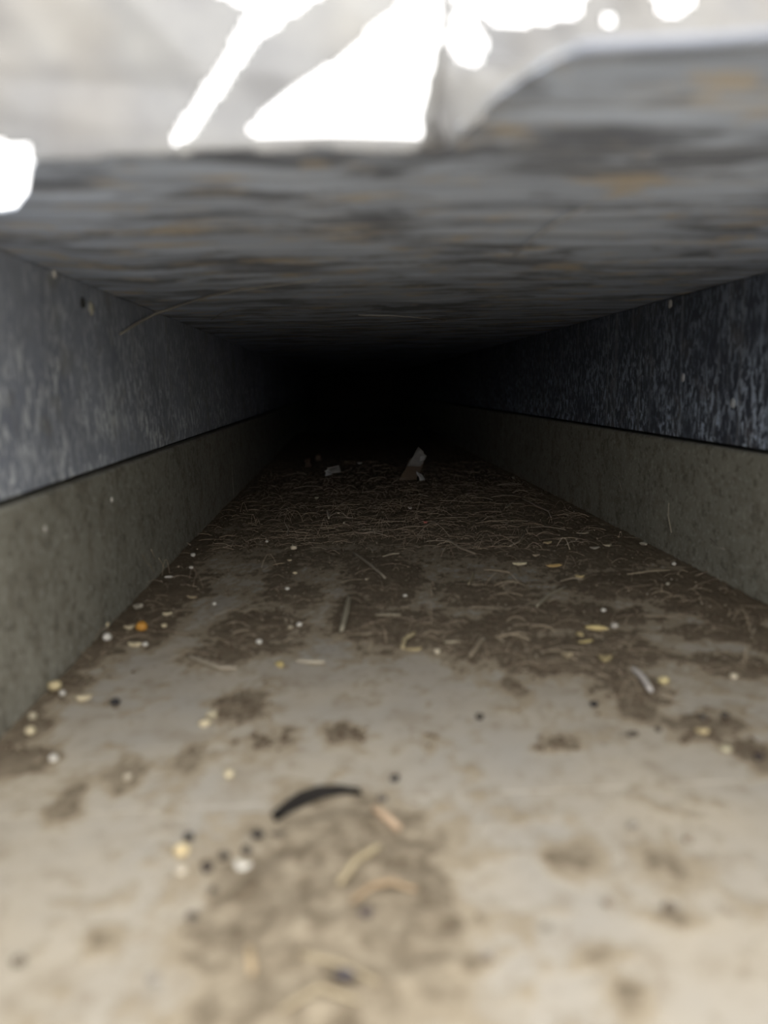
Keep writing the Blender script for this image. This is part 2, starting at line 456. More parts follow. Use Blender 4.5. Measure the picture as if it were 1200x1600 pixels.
val = [[soil_at(x, y) for x in xs] for y in ys]
V, Fc, dry, cover, ids = [], [], [], [], {}
def sv(i, j):
    if (i, j) not in ids:
        x, y = xs[i], ys[j]; v, d = val[j][i]
        jx = .04*noise.noise((x*7, y*7, 2)) if 0 < i < cols else 0
        V.append((x+jx, y+jx, soil_h(v, x, y) if v > -SKIRT else -.03))
        k = max(0, min(1, (v+SKIRT)/(SKIRT+.10))); cover.append(k)
        dry.append(min(1, d*.95)); ids[(i, j)] = len(V)-1
    return ids[(i, j)]
for j in range(rows-1):
    for i in range(cols):
        if max(val[j][i][0], val[j][i+1][0], val[j+1][i][0], val[j+1][i+1][0]) > -SKIRT:
            Fc.append((sv(i, j), sv(i+1, j), sv(i+1, j+1), sv(i, j+1)))
soil = mesh_obj('soil', V, Fc, M_SOIL, None, True)
at_ = soil.data.attributes.new('dry', 'FLOAT', 'POINT'); at_.data.foreach_set('value', dry)
at_ = soil.data.attributes.new('cover', 'FLOAT', 'POINT'); at_.data.foreach_set('value', cover)
soil['kind'] = 'stuff'; tag(soil, 'crumbly brown soil and silt lying in patches on the duct floor', 'soil')

# curled rim of the near crust: lifted flake, coloured black for the shadow gap
def crust_rim():
    path = [(424, 1282), (446, 1266), (470, 1252), (498, 1243), (530, 1240), (562, 1242)]
    bm = bmesh.new(); rows_ = []
    for i, (px, py) in enumerate(path):
        p = on_z(px, py); t = i/(len(path)-1); w = (.07+.15*math.sin(math.pi*min(1, t*.95+.15)))*(1+.35*noise.noise((i*1.7, 0, 2)))
        r = []
        for k in range(5):
            u = k/4
            r.append((Vector((p.x+.10*u, p.y-w*u, .03+.20*(1-u)**1.5*math.sin(math.pi*(.2+.6*t))+.01))))
        rows_.append([bm.verts.new(q) for q in r])
    for A_, B_ in zip(rows_, rows_[1:]):
        for k in range(4): bm.faces.new((A_[k], A_[k+1], B_[k+1], B_[k]))
    geo = bmesh.ops.solidify(bm, geom=bm.faces[:], thickness=.05)
    return bm
M_DARK = grain_mat((.035, .03, .026), .9, 'crust_shadow_black')
tag(bm_obj('mud_flake_shadow', crust_rim(), M_DARK), 'curved lifted rim blackened for its shadow gap at the top of the large tan crust near the lens', 'mud flake')

# ------------------------------------------------------------------ builders for the bits lying on the floor
def lump_bm(l, w, h, seed, rough=.18, sub=2, crease=False):
    bm = bmesh.new(); bmesh.ops.create_icosphere(bm, subdivisions=sub, radius=1)
    for v in bm.verts:
        q = v.co.copy(); k = 1+rough*noise.noise(q*1.6+Vector((seed, seed*.7, 0)))+rough*.5*noise.noise(q*4+Vector((0, seed, 0)))
        if crease and q.z > 0: k -= .22*math.exp(-(q.y/.22)**2)
        v.co = Vector((q.x*l/2*k, q.y*w/2*k, q.z*h/2*k))
    return bm
def chip_bm(l, w, h, seed):          # torn husk: a flat, bent, ragged flake
    bm = lump_bm(l, w, h*.7, seed, .55, 2)
    k = .35*math.sin(seed*1.3)
    for v in bm.verts:
        t = v.co.x/(l/2)
        v.co.y += k*w*(t*t-.4); v.co.z += .25*h*t*t
        v.co.y *= 1-.35*t*math.sin(seed)
    return bm
CREAM, WHITE, TAN, YEL, BLACK, ORANGE, PINK, STRAW = (.66, .57, .38), (.72, .69, .62), (.52, .38, .20), (.58, .47, .25), (.018, .016, .017), (.62, .30, .05), (.62, .20, .16), (.42, .34, .22)
def rest(px, py): 
    p = on_z(px, py); return p
def place(name, kind, px, py, lpx, wpx, ang, col, label, cat, group, hfac=.8, seed=None):
    p = rest(px, py); s = px_size(p); seed = seed if seed is not None else (px*13+py*7) % 97
    l, w = lpx*s, wpx*s
    h = max(.05, min(l, w)*hfac)
    if kind == 'lump': bm = lump_bm(l, w, h, seed)
    elif kind == 'seed': bm = lump_bm(l, w, h, seed, .06, 2, True)
    elif kind == 'crumb': bm = lump_bm(l, w, h, seed, .35)
    else: bm = chip_bm(l, w, h, seed)
    lo = min(v.co.z for v in bm.verts)
    gz = ground_z(p.x, p.y)
    o = bm_obj(name, bm, grain_mat(col, .55 if kind != 'crumb' else .9), None, kind != 'chip', (p.x, p.y, gz-lo-.008))
    o.rotation_euler.z = math.radians(ang)
    return tag(o, label, cat, group)
SD, CH, PE, CR = 'cream seeds and kernels', 'pale chips on the floor', 'dark pellets on the bare sheet', 'dark crumbs round the near crust'
items = [
 ('seed', 'lump', 222, 990, 19, 19, 0, ORANGE, 'round orange seed in the soil by the left wall', 'seed', SD),
 ('seed', 'seed', 165, 983, 14, 21, 20, CREAM, 'upright oval cream seed nearest the left wall beside the orange seed', 'seed', SD),
 ('seed', 'lump', 168, 1003, 16, 15, 0, WHITE, 'round whitish seed just in front of the oval cream seed', 'seed', SD),
 ('husk', 'chip', 203, 988, 17, 9, 10, CREAM, 'small cream husk immediately left of the orange seed', 'husk', CH),
 ('husk', 'chip', 211, 1010, 24, 11, -12, CREAM, 'cream bar-shaped husk just in front of the orange seed', 'husk', CH),
 ('grain', 'lump', 227, 1010, 9, 9, 0, WHITE, 'tiny white grain at the right end of the bar-shaped husk', 'grain', SD),
 ('chip', 'chip', 215, 953, 14, 16, 30, (.45, .41, .33), 'dull grey chip in the soil behind the orange seed', 'chip', CH),
 ('chip', 'chip', 261, 964, 15, 8, 5, CREAM, 'flat cream chip in the soil right of and behind the orange seed', 'chip', CH),
 ('chip', 'chip', 264, 905, 14, 6, 5, WHITE, 'thin pale chip at the foot of the left wall litter', 'chip', CH),
 ('chip', 'chip', 300, 936, 18, 6, -20, STRAW, 'slim straw-coloured chip on bare floor right of the left bank', 'chip', CH),
 ('grain', 'lump', 335, 945, 7, 7, 0, WHITE, 'lone white grain beside the slim straw chip', 'grain', SD),
 ('grain', 'lump', 257, 983, 9, 8, 0, CREAM, 'small cream grain just right of the orange seed', 'grain', SD),
 ('grain', 'lump', 302, 872, 8, 8, 0, WHITE, 'whitish grain far up the left wall litter', 'grain', SD),
 ('grain', 'lump', 299, 889, 7, 6, 0, WHITE, 'small white grain on the edge of the left wall litter', 'grain', SD),
 ('seed', 'lump', 86, 1080, 22, 19, 20, (.60, .50, .29), 'plump yellowish kernel by the left wall, paired with a tiny ringed shell', 'seed', SD),
 ('shell', 'lump', 98, 1087, 10, 11, 0, WHITE, 'tiny ringed white snail shell touching the yellowish kernel', 'shell', SD),
 ('husk', 'chip', 131, 1095, 25, 14, 8, CREAM, 'cream husk on bare floor right of the yellowish kernel', 'husk', CH),
 ('seed', 'lump', 52, 1127, 14, 14, 0, (.52, .46, .33), 'dull cream seed in the left wall silt, upper of two', 'seed', SD),
 ('seed', 'lump', 48, 1149, 16, 16, 0, CREAM, 'cream seed in the left wall silt, lower of two', 'seed', SD),
 ('grain', 'lump', 84, 1191, 14, 14, 0, WHITE, 'bright white round grain by the left edge smear', 'grain', SD),
 ('pellet', 'lump', 180, 1102, 16, 15, 0, BLACK, 'round black pellet near the left wall', 'pellet', PE),
 ('seed', 'lump', 320, 1134, 20, 13, 12, CREAM, 'cream grain at the tip of the brown streak left of centre', 'seed', SD),
 ('seed', 'lump', 331, 1121, 19, 13, 10, (.50, .44, .30), 'duller grain behind the cream one left of centre', 'seed', SD),
 ('grain', 'lump', 358, 1215, 16, 15, 0, CREAM, 'round cream grain alone in front of the brown streak', 'grain', SD),
 ('grain', 'lump', 200, 1220, 14, 13, 0, (.52, .46, .36), 'beige grain inside the small hooked smear', 'grain', SD),
 ('seed', 'lump', 285, 1336, 24, 23, 0, (.72, .58, .34), 'large cream seed near the lens left of the tan crust', 'seed', SD),
 ('seed', 'lump', 284, 1367, 20, 18, 0, (.60, .53, .42), 'faint beige seed just in front of the large cream seed', 'seed', SD),
 ('pellet', 'lump', 295, 1313, 16, 17, 0, BLACK, 'black pellet right behind the large cream seed', 'pellet', PE),
 ('chip', 'chip', 380, 1357, 26, 16, -15, WHITE, 'white chip at the left edge of the tan crust', 'chip', CH),
 ('crumb', 'crumb', 324, 1360, 18, 26, 10, (.07, .055, .045), 'dark upright crumb left of the white chip', 'crumb', CR),
 ('crumb', 'crumb', 350, 1343, 18, 15, 0, (.06, .05, .04), 'dark crumb behind the white chip', 'crumb', CR),
 ('crumb', 'crumb', 403, 1311, 22, 18, 0, (.05, .042, .036), 'large dark crumb below the left end of the black rim', 'crumb', CR),
 ('crumb', 'crumb', 386, 1334, 16, 20, 0, (.07, .06, .05), 'dark crumb between the white chip and the black rim', 'crumb', CR),
 ('crumb', 'crumb', 438, 1306, 34, 9, 3, (.10, .08, .06), 'flat dark streak of crumb under the black rim', 'crumb', CR),
 ('crumb', 'crumb', 333, 1396, 13, 11, 0, (.09, .075, .06), 'small dark crumb in front of the upright crumb', 'crumb', CR),
 ('crumb', 'crumb', 300, 1440, 18, 18, 0, (.12, .10, .08), 'brown crumb at the left rim of the tan crust', 'crumb', CR),
 ('pellet', 'crumb', 617, 1220, 14, 17, 0, (.05, .045, .04), 'dark pellet just right of the black rim', 'pellet', PE),
 ('pellet', 'crumb', 597, 1252, 15, 14, 0, (.14, .12, .10), 'grey-brown pellet at the right end of the black rim', 'pellet', PE),
 ('pellet', 'crumb', 749, 1124, 13, 13, 0, (.06, .05, .04), 'dark pellet alone on bare floor right of centre', 'pellet', PE),
 ('pellet', 'lump', 928, 1104, 13, 13, 0, BLACK, 'black pellet left of the long brown tail', 'pellet', PE),
 ('pellet', 'crumb', 989, 1151, 20, 11, 5, (.08, .065, .05), 'dark flat pellet in front of the long brown tail', 'pellet', PE),
 ('pellet', 'crumb', 1028, 1142, 11, 11, 0, (.10, .08, .06), 'small brown pellet right of the flat dark pellet', 'pellet', PE),
 ('pellet', 'crumb', 1098, 1128, 13, 17, 0, (.09, .075, .06), 'dark pellet at the upper left of the right smear', 'pellet', PE),
 ('pellet', 'crumb', 1132, 1124, 14, 14, 0, (.08, .065, .05), 'dark pellet at the upper right of the right smear', 'pellet', PE),
 ('pellet', 'lump', 1185, 1190, 17, 16, 0, (.03, .02, .018), 'blackish pellet at the right picture edge', 'pellet', PE),
 ('pellet', 'crumb', 572, 1440, 22, 18, 0, (.09, .07, .07), 'dark pellet in the middle of the tan crust', 'pellet', PE),
 ('pellet', 'lump', 540, 1533, 34, 18, 0, (.055, .05, .07), 'bluish black oval pellet in the crust nearest the lens', 'pellet', PE),
 ('pellet', 'crumb', 1046, 1424, 22, 18, -20, (.14, .11, .08), 'brown crumb at the head of a short streak on the right', 'pellet', PE),
 ('pellet', 'crumb', 990, 1294, 16, 14, 0, (.30, .27, .23), 'greyish faint pellet on the pale floor at right', 'pellet', PE),
 ('pellet', 'crumb', 1075, 1314, 15, 14, 0, (.24, .19, .14), 'light brown pellet right of the greyish one', 'pellet', PE),
 ('pellet', 'crumb', 950, 1416, 15, 14, 0, (.26, .21, .16), 'light brown pellet left of the short right streak', 'pellet', PE),
 ('pellet', 'crumb', 30, 1507, 22, 18, 0, (.20, .17, .13), 'brown pellet in the lower left corner', 'pellet', PE),
 ('pellet', 'crumb', 240, 1536, 18, 18, 0, (.32, .29, .25), 'pale grey-brown pellet near the bottom left of the crust', 'pellet', PE),
 ('pellet', 'crumb', 760, 1503, 18, 15, 0, (.22, .18, .14), 'brown pellet on the thin tail right of the crust', 'pellet', PE),
 ('pellet', 'crumb', 855, 1453, 17, 14, 0, (.28, .25, .2), 'pale brown pellet between the crust and the right smears', 'pellet', PE),
 # middle and right
 ('husk', 'chip', 811, 884, 19, 9, -8, (.72, .64, .44), 'cream forked husk in the litter right of centre', 'husk', CH),
 ('husk', 'chip', 866, 887, 25, 8, 3, (.66, .46, .19), 'golden bar-shaped husk right of the cream forked husk', 'husk', CH),
 ('husk', 'chip', 856, 852, 13, 6, 15, (.58, .46, .26), 'small tan husk behind the golden bar', 'husk', CH),
 ('chip', 'chip', 837, 870, 10, 6, -30, (.50, .42, .29), 'small dull chip behind the forked husk', 'chip', CH),
 ('chip', 'chip', 929, 860, 13, 7, 0, (.36, .33, .27), 'grey oval chip deep in the litter at right', 'chip', CH),
 ('chip', 'chip', 949, 856, 12, 6, -12, (.48, .42, .30), 'pale chip next to the grey oval chip', 'chip', CH),
 ('chip', 'chip', 911, 836, 18, 4, -5, (.46, .40, .29), 'thin pale sliver behind the grey oval chip', 'chip', CH),
 ('husk', 'chip', 905, 906, 14, 9, -20, (.62, .48, .24), 'yellow-tan husk at the end of a forked twig', 'husk', CH),
 ('grain', 'lump', 1053, 884, 7, 7, 0, WHITE, 'white grain by the right wall litter', 'grain', SD),
 ('grain', 'lump', 1043, 917, 6, 9, -20, (.5, .46, .36), 'pale upright grain in front of the long right twig', 'grain', SD),
 ('chip', 'chip', 1005, 854, 10, 12, 20, (.42, .38, .30), 'grey chip against the foot of the right wall', 'chip', CH),
 ('grain', 'lump', 943, 957, 9, 7, 0, WHITE, 'whitish grain behind the yellow curved husk', 'grain', SD),
 ('husk', 'seed', 932, 986, 38, 11, -22, (.66, .53, .25), 'long yellow curved husk in the brown band at right', 'husk', CH),
 ('husk', 'chip', 906, 995, 11, 14, 20, YEL, 'small yellow flake left of the curved husk', 'husk', CH),
 ('husk', 'chip', 915, 1007, 24, 8, 15, (.58, .47, .22), 'flat yellow flake in front of the curved husk', 'husk', CH),
 ('grain', 'lump', 960, 983, 12, 12, 0, (.56, .52, .46), 'pale round grain at the right end of the curved husk', 'grain', SD),
 ('chip', 'chip', 886, 1033, 12, 14, 30, (.46, .38, .24), 'dull tan chip in the brown band, left one', 'chip', CH),
 ('chip', 'chip', 945, 1036, 22, 16, 0, (.42, .34, .18), 'mustard chip in the brown band, right one', 'chip', CH),
 ('seed', 'lump', 1037, 1068, 18, 15, 0, (.58, .49, .26), 'yellow rounded kernel right of the white stick', 'seed', SD),
 ('seed', 'lump', 1146, 1060, 11, 13, 0, (.68, .61, .46), 'cream grain alone near the right wall', 'seed', SD),
 ('husk', 'chip', 1098, 1148, 22, 13, 0, (.52, .42, .24), 'tan husk in the right smear', 'husk', CH),
 ('husk', 'chip', 1134, 1173, 17, 12, 0, (.60, .55, .38), 'cream husk in front of the right smear', 'husk', CH),
 ('seed', 'lump', 459, 860, 11, 9, 0, (.70, .60, .45), 'round cream seed on the floor seam left of centre', 'seed', SD),
 ('grain', 'lump', 417, 848, 5, 5, 0, WHITE, 'white grain behind the floor seam', 'grain', SD),
 ('grain', 'chip', 453, 879, 8, 4, 0, CREAM, 'pale bit in front of the round cream seed', 'chip', CH),
 ('grain', 'lump', 461, 897, 8, 5, 0, CREAM, 'second cream bit in the line below the round cream seed', 'grain', SD),
 ('grain', 'lump', 449, 923, 8, 6, 0, WHITE, 'third pale bit in the line below the round cream seed', 'grain', SD),
 ('grain', 'lump', 573, 909, 5, 9, 10, (.55, .47, .33), 'upright pale grain in the middle clump', 'grain', SD),
 ('grain', 'lump', 633, 933, 8, 6, 0, WHITE, 'white grain at the right edge of the middle clump', 'grain', SD),
 ('grain', 'lump', 468, 980, 9, 9, 0, WHITE, 'bright white grain right of the left-centre clump', 'grain', SD),
 ('grain', 'lump', 454, 984, 8, 8, 0, (.5, .44, .32), 'dull grain touching the bright white one', 'grain', SD),
 ('grain', 'lump', 405, 1007, 10, 10, 0, WHITE, 'shining white grain in the left-centre clump', 'grain', SD),
 ('chip', 'chip', 438, 1042, 15, 15, 0, (.48, .38, .16), 'mustard chip below the left-centre clump', 'chip', CH),
 ('grain', 'lump', 683, 1021, 10, 14, 0, (.62, .55, .42), 'cream grain right of the curved straw', 'grain', SD),
 ('chip', 'chip', 646, 1017, 24, 8, 0, (.46, .37, .20), 'yellowish chip at the foot of the curved straw', 'chip', CH),
 ('chip', 'chip', 705, 1006, 24, 6, 0, (.48, .42, .30), 'pale flat sliver right of the curved straw', 'chip', CH),
 ('chip', 'chip', 665, 821, 7, 6, 20, PINK, 'tiny pink-red scrap in the dark litter', 'scrap', CH),
 ('grain', 'chip', 641, 797, 6, 9, 0, WHITE, 'white flake in the dark litter below the folded scrap', 'flake', CH),
 ('grain', 'chip', 495, 782, 6, 8, 0, (.66, .62, .46), 'cream flake in the litter below the left scrap pile', 'flake', CH),
 ('grain', 'lump', 529, 804, 4, 5, 0, (.6, .56, .44), 'pale speck beside a short splinter in the litter', 'grain', SD),
 ('grain', 'lump', 538, 821, 4, 4, 0, (.62, .55, .42), 'cream speck in front of the splinter in the litter', 'grain', SD),
 ('chip', 'chip', 562, 727, 8, 4, 10, (.72, .70, .64), 'white scrap alone on the far litter between the two scrap piles', 'scrap', CH),
 ('chip', 'chip', 802, 748, 5, 3, 0, (.5, .47, .40), 'tiny pale bit far off by the right wall', 'scrap', CH),
]
for it in items: place(*it)

# twigs, straws and splinters: tapered bent tubes
def stick(name, pts_px, wpx, col, label, cat='straw', group='straws and twigs on the floor', lift=0.02):
    P = []
    for i, (px, py) in enumerate(pts_px):
        p = on_z(px, py); P.append((p.x, p.y))
    Q = []
    n = 4
    for (ax, ay), (bx, by) in zip(P, P[1:]):
        for k in range(n): t = k/n; Q.append((ax+(bx-ax)*t, ay+(by-ay)*t))
    Q.append(P[-1])
    s = px_size((*P[0], 0)); r = wpx*s/2
    c = Vector((*P[0], 0))
    rr = [r*(.55+.45*math.sin(math.pi*(.15+.7*i/(len(Q)-1)))) for i in range(len(Q))]
    gz = [ground_z(x, y) for x, y in Q]
    base = max(gz)
    pts = [Vector((x, y, max(g, base*.75)+r+lift*math.sin(math.pi*i/(len(Q)-1))))-c for i, ((x, y), g) in enumerate(zip(Q, gz))]
    o = bm_obj(name, tube_bm(pts, rr, 6), grain_mat(col, .7, 'straw'), None, True, c)
    return tag(o, label, cat, group)
stick('twig', [(980, 901), (1012, 897), (1047, 894)], 3.5, (.36, .30, .21), 'long thin pale twig lying across the right litter', 'twig')
stick('grass_blade', [(838, 951), (855, 935), (884, 919)], 4.5, (.36, .32, .24), 'grey-brown grass blade slanting across the right litter', 'grass blade')
stick('twig', [(876, 911), (893, 907), (912, 908)], 3, (.34, .28, .20), 'short forked twig under the yellow-tan husk', 'twig')
stick('stick', [(989, 1053), (1003, 1068), (1017, 1088)], 10, (.62, .58, .54), 'whitish stub of stick in the brown tail at right', 'stick')
stick('straw', [(552, 868), (575, 885), (602, 908)], 4, (.40, .35, .27), 'straight pale straw behind the middle clump')
stick('straw', [(546, 938), (541, 965), (534, 992)], 8, (.40, .36, .27), 'broad pale straw left of the middle clump pointing at the lens')
stick('straw', [(629, 1018), (633, 1004), (648, 994)], 7, (.55, .46, .28), 'curved yellow straw in front of the middle clump')
stick('straw', [(587, 964), (606, 965), (626, 964)], 4, (.38, .33, .24), 'short level straw in the middle clump')
stick('straw', [(462, 1036), (486, 1039), (508, 1038)], 7, (.46, .41, .32), 'level pale straw left of the curved yellow straw')
stick('straw', [(732, 916), (738, 906), (740, 896)], 4, (.42, .36, .24), 'short upright straw behind the right brown band')
stick('straw', [(735, 1032), (745, 1018), (753, 1004)], 8, (.34, .28, .20), 'brownish slanting straw right of the cream grain')
stick('straw', [(296, 1030), (318, 1040), (345, 1049), (372, 1048)], 8, (.36, .31, .24), 'long bent grey straw right of the orange seed')
stick('straw', [(268, 842), (285, 851), (298, 859)], 2.5, (.34, .29, .22), 'thin straw sticking out of the left wall litter')
stick('straw', [(700, 846), (720, 860), (742, 868)], 3, (.40, .34, .25), 'bent straw where the dark litter ends at centre', )
stick('straw', [(796, 857), (812, 850), (820, 837)], 3, (.42, .35, .26), 'thin bent straw behind the forked husk')
stick('straw', [(790, 797), (798, 791), (806, 786)], 2.2, (.36, .31, .23), 'short slanting straw in the dark litter right of centre')
stick('straw', [(816, 783), (838, 794), (857, 803), (861, 812)], 2.2, (.38, .32, .25), 'long hooked straw in the dark litter by the right wall')
stick('straw', [(446, 822), (451, 832), (449, 841)], 2.2, (.38, .32, .24), 'small bent straw left of the green-black clump')
stick('straw', [(512, 802), (514, 814)], 4, (.56, .50, .40), 'short pale splinter in the litter')
stick('straw', [(598, 873), (612, 869), (624, 868)], 3, (.44, .38, .28), 'level straw on the floor seam at centre')
stick('straw', [(756, 892), (778, 894), (796, 897)], 3, (.34, .28, .20), 'long reddish straw left of the forked husk')
stick('straw', [(550, 1420), (580, 1400), (612, 1392), (650, 1402)], 9, (.42, .30, .18), 'reddish bent straw in the tan crust', lift=.06)
stick('straw', [(585, 1275), (602, 1292), (624, 1308)], 14, (.55, .40, .27), 'pinkish short straw on the upper tan crust', lift=.04)
stick('straw', [(470, 1500), (530, 1520), (590, 1545)], 8, (.46, .38, .25), 'straw-yellow stalk crossing the crust nearest the lens', lift=.06)
stick('straw', [(530, 1395), (560, 1360), (595, 1335)], 12, (.46, .38, .24), 'olive straw slanting up the tan crust', lift=.05)
stick('straw', [(440, 1590), (500, 1560), (560, 1575)], 9, (.46, .38, .25), 'bowed yellow stalk at the bottom picture edge', lift=.06)
stick('straw', [(390, 1490), (394, 1530)], 12, (.55, .42, .26), 'orange-tan stub of straw left in the near crust', lift=.04)

# folded scrap standing in the far litter, and the left scrap pile
def sheet_thing(name, quads, thick, material, label, cat, group=None):
    bm = bmesh.new()
    for q in quads:
        g = [[None]*5 for _ in range(5)]
        a, b_, c_, d_ = [Vector(v) for v in q]
        for i in range(5):
            for j in range(5):
                u, v = i/4, j/4
                p = (a*(1-u)+b_*u)*(1-v)+(d_*(1-u)+c_*u)*v
                p += Vector((0, -1, .2))*(.18*math.sin(math.pi*u)*math.sin(math.pi*v*1.3))+Vector((noise.noise(p*2), noise.noise(p*2+Vector((5, 0, 0))), 0))*.22
                g[i][j] = bm.verts.new(p)
        for i in range(4):
            for j in range(4): bm.faces.new((g[i][j], g[i+1][j], g[i+1][j+1], g[i][j+1]))
    bmesh.ops.solidify(bm, geom=bm.faces[:], thickness=thick)
    return bm_obj(name, bm, material)
base = on_z(640, 752); D = base.y
def W(px, py, dy=0): return on_y(px, py, D+dy)
M_SCRAP = grain_mat((.55, .53, .49), .6, 'grey_card'); M_SCRAPW = grain_mat((.88, .87, .84), .5, 'white_card'); M_SCRAPB = grain_mat((.30, .22, .16), .9, 'brown_card')
sc = tag(empty('card_scrap', (base.x, base.y, 0)), 'crumpled grey and white card scrap standing up in the far litter', 'scrap')
def child(o): 
    o.location = -Vector((base.x, base.y, 0))*CM; o.parent = sc; return o
child(sheet_thing('body', [(W(622, 752), W(650, 754), W(662, 722, .5), W(641, 716, .5))], .05, M_SCRAPB, '', ''))['label'] = 'soil-stained brown lower half'
child(sheet_thing('flap', [(W(637, 728, -.1), W(657, 729, -.3), W(667, 712, -.1), W(653, 698, .4))], .05, M_SCRAP, '', ''))['label'] = 'grey curled flap'
child(sheet_thing('torn_face', [(W(655, 721, -.5), W(661, 719, -.5), W(663, 712, -.4), W(657, 713, -.4))], .03, M_SCRAPW, '', ''))['label'] = 'small white torn face'
child(sheet_thing('tail', [(W(656, 755, -.6), W(662, 752, -.6), W(659, 741, -.4), W(650, 735, -.3))], .03, M_SCRAPW, '', ''))['label'] = 'white torn strip hanging down'
stick('twig', [(663, 746), (672, 739), (683, 737)], 2, (.30, .26, .2), 'thin twig touching the card scrap on its right', 'twig', lift=.5)
for k, (quad, m, lab) in enumerate([
  ([(506, 742), (519, 739), (514, 731), (508, 733)], M_SCRAPW, 'white torn paper bit in the left scrap pile'),
  ([(513, 739), (534, 736), (530, 725), (512, 729)], M_SCRAP, 'grey paper flap in the left scrap pile'),
  ([(476, 728), (486, 727), (484, 711), (478, 714)], M_SCRAPB, 'brown upright scrap at the left end of the left scrap pile'),
  ([(493, 718), (503, 716), (499, 705), (492, 707)], M_SCRAPB, 'dark brown scrap behind the left scrap pile')]):
    b0 = on_z(quad[0][0], max(q[1] for q in quad)+4); D = b0.y
    gz = ground_z(b0.x, b0.y)
    pts = [W(*q, dy=.25*i) for i, q in enumerate(quad)]
    low = min(p.z for p in pts)
    pts = [p-Vector((0, 0, low-gz+.05)) for p in pts]
    o = sheet_thing('paper_scrap', [pts], .04, m, '', '')
    tag(o, lab, 'scrap', 'scraps in the far litter')

# ------------------------------------------------------------------ fibres and grit of the litter bed
rnd = random.Random(11)
def litter_spot(dense=True):
    while True:
        if dense: px, py = rnd.gauss(620, 190), rnd.uniform(722, 862)
        else: px, py = rnd.uniform(60, 1200), rnd.uniform(860, 1110)
        p = on_z(px, py)
        if p.x < -AL+.4 or p.x > AR-.4: continue
        if soil_at(p.x, p.y)[0] > .05: return p
def fibre_pts(p, L, z):
    a = rnd.uniform(-.6, .6) if rnd.random() < .35 else rnd.uniform(0, math.pi)
    if rnd.random() < .5: a += math.pi
    bend = rnd.gauss(0, .55); pts = []; x, y = 0., 0.
    arch = rnd.uniform(.02, .18)
    if rnd.random() < .08: arch = rnd.uniform(.3, .8)
    for i in range(6):
        pts.append(Vector((x, y, z+arch*math.sin(math.pi*i/5))))
        x += math.cos(a)*L/5; y += math.sin(a)*L/5; a += bend/5
    return pts
fib_cols = [(.50, .41, .29), (.58, .48, .35), (.42, .32, .22), (.64, .55, .42)]
for k in range(150):
    p = litter_spot(k % 4 != 0); near = k % 4 == 0; L = rnd.uniform(.5, 1.4) if near else rnd.uniform(.9, 2.6); r = rnd.uniform(.010, .02)
    z = ground_z(p.x, p.y)
    o = bm_obj('root_fibre', tube_bm(fibre_pts(p, L, r*.8), r, 4), grain_mat(fib_cols[k % 4], .8, 'fibre'), None, True, (p.x, p.y, z))
    tag(o, 'thin dry brown root fibre lying in the dark litter', 'fibre', 'root fibres in the litter')
bm = bmesh.new()
for k in range(2200):
    p = litter_spot(k % 7 != 0); L = rnd.uniform(.3, 1.6); r = rnd.uniform(.005, .012)
    z = ground_z(p.x, p.y)
    tube_bm([q+Vector((p.x, p.y, z-.01)) for q in fibre_pts(p, L, r)], r, 3, bm)
o = bm_obj('fibre_litter', bm, grain_mat((.50, .40, .29), .85, 'fibre')); o['kind'] = 'stuff'
o.parent = soil; o['label'] = 'tangle of fine dry fibres matted over the dark litter'
grit_mesh = []
for k in range(5):
    bm = lump_bm(1, .8, .7, k*3.7, .4, 1)
    me = bpy.data.meshes.new('grit'); bm.to_mesh(me); bm.free(); grit_mesh.append(me)
for k in range(170):
    p = litter_spot(k % 2 == 0); s = rnd.uniform(.035, .09)
    m = grain_mat([(.55, .48, .36), (.40, .33, .23), (.62, .57, .47)][k % 3], .7)
    me = grit_mesh[k % 5].copy(); me.materials.append(m)
    o = bpy.data.objects.new('grit_grain', me); COL.objects.link(o)
    o.scale = (s*CM, s*CM, s*CM); o.rotation_euler = (0, 0, rnd.uniform(0, 6))
    o.location = Vector((p.x, p.y, ground_z(p.x, p.y)+s*.2))*CM
    tag(o, 'tiny pale grit grain sunk in the brown soil', 'grit', 'grit grains in the soil')
# dark loose crumbs too small to pick apart, round the soil edges and on the bare sheet
tmp = bmesh.new(); bmesh.ops.create_icosphere(tmp, subdivisions=1, radius=1)
ICO_V = [v.co.copy() for v in tmp.verts]; ICO_F = [tuple(v.index for v in f.verts) for f in tmp.faces]; tmp.free()
CV, CF = [], []
def add_grain(mtx):
    n0 = len(CV); CV.extend(mtx @ v for v in ICO_V); CF.extend(tuple(i+n0 for i in f) for f in ICO_F)
for k in range(3200):
    for _ in range(30):
        px, py = rnd.uniform(0, 1200), 735+445*rnd.random()**1.6; p = on_z(px, py)
        if not (-AL+.2 < p.x < AR-.2): continue
        v, d = soil_at(p.x, p.y)
        if -.15 < v < .5: break
    else: continue
    s = rnd.uniform(.02, .06)*(1.0 if py < 1150 else 1.3)
    mtx = Matrix.Translation((p.x, p.y, ground_z(p.x, p.y)+s*.35)) @ Matrix.Rotation(rnd.uniform(0, 6), 4, 'Z') @ Matrix.Diagonal((s*1.3, s, s*.7, 1))
    add_grain(mtx)
o = mesh_obj('soil_crumbs', CV, CF, grain_mat((.12, .085, .055), .95, 'soil_crumb')); o['kind'] = 'stuff'
o.parent = soil; o['label'] = 'loose dark soil crumbs scattered round the soil patches'

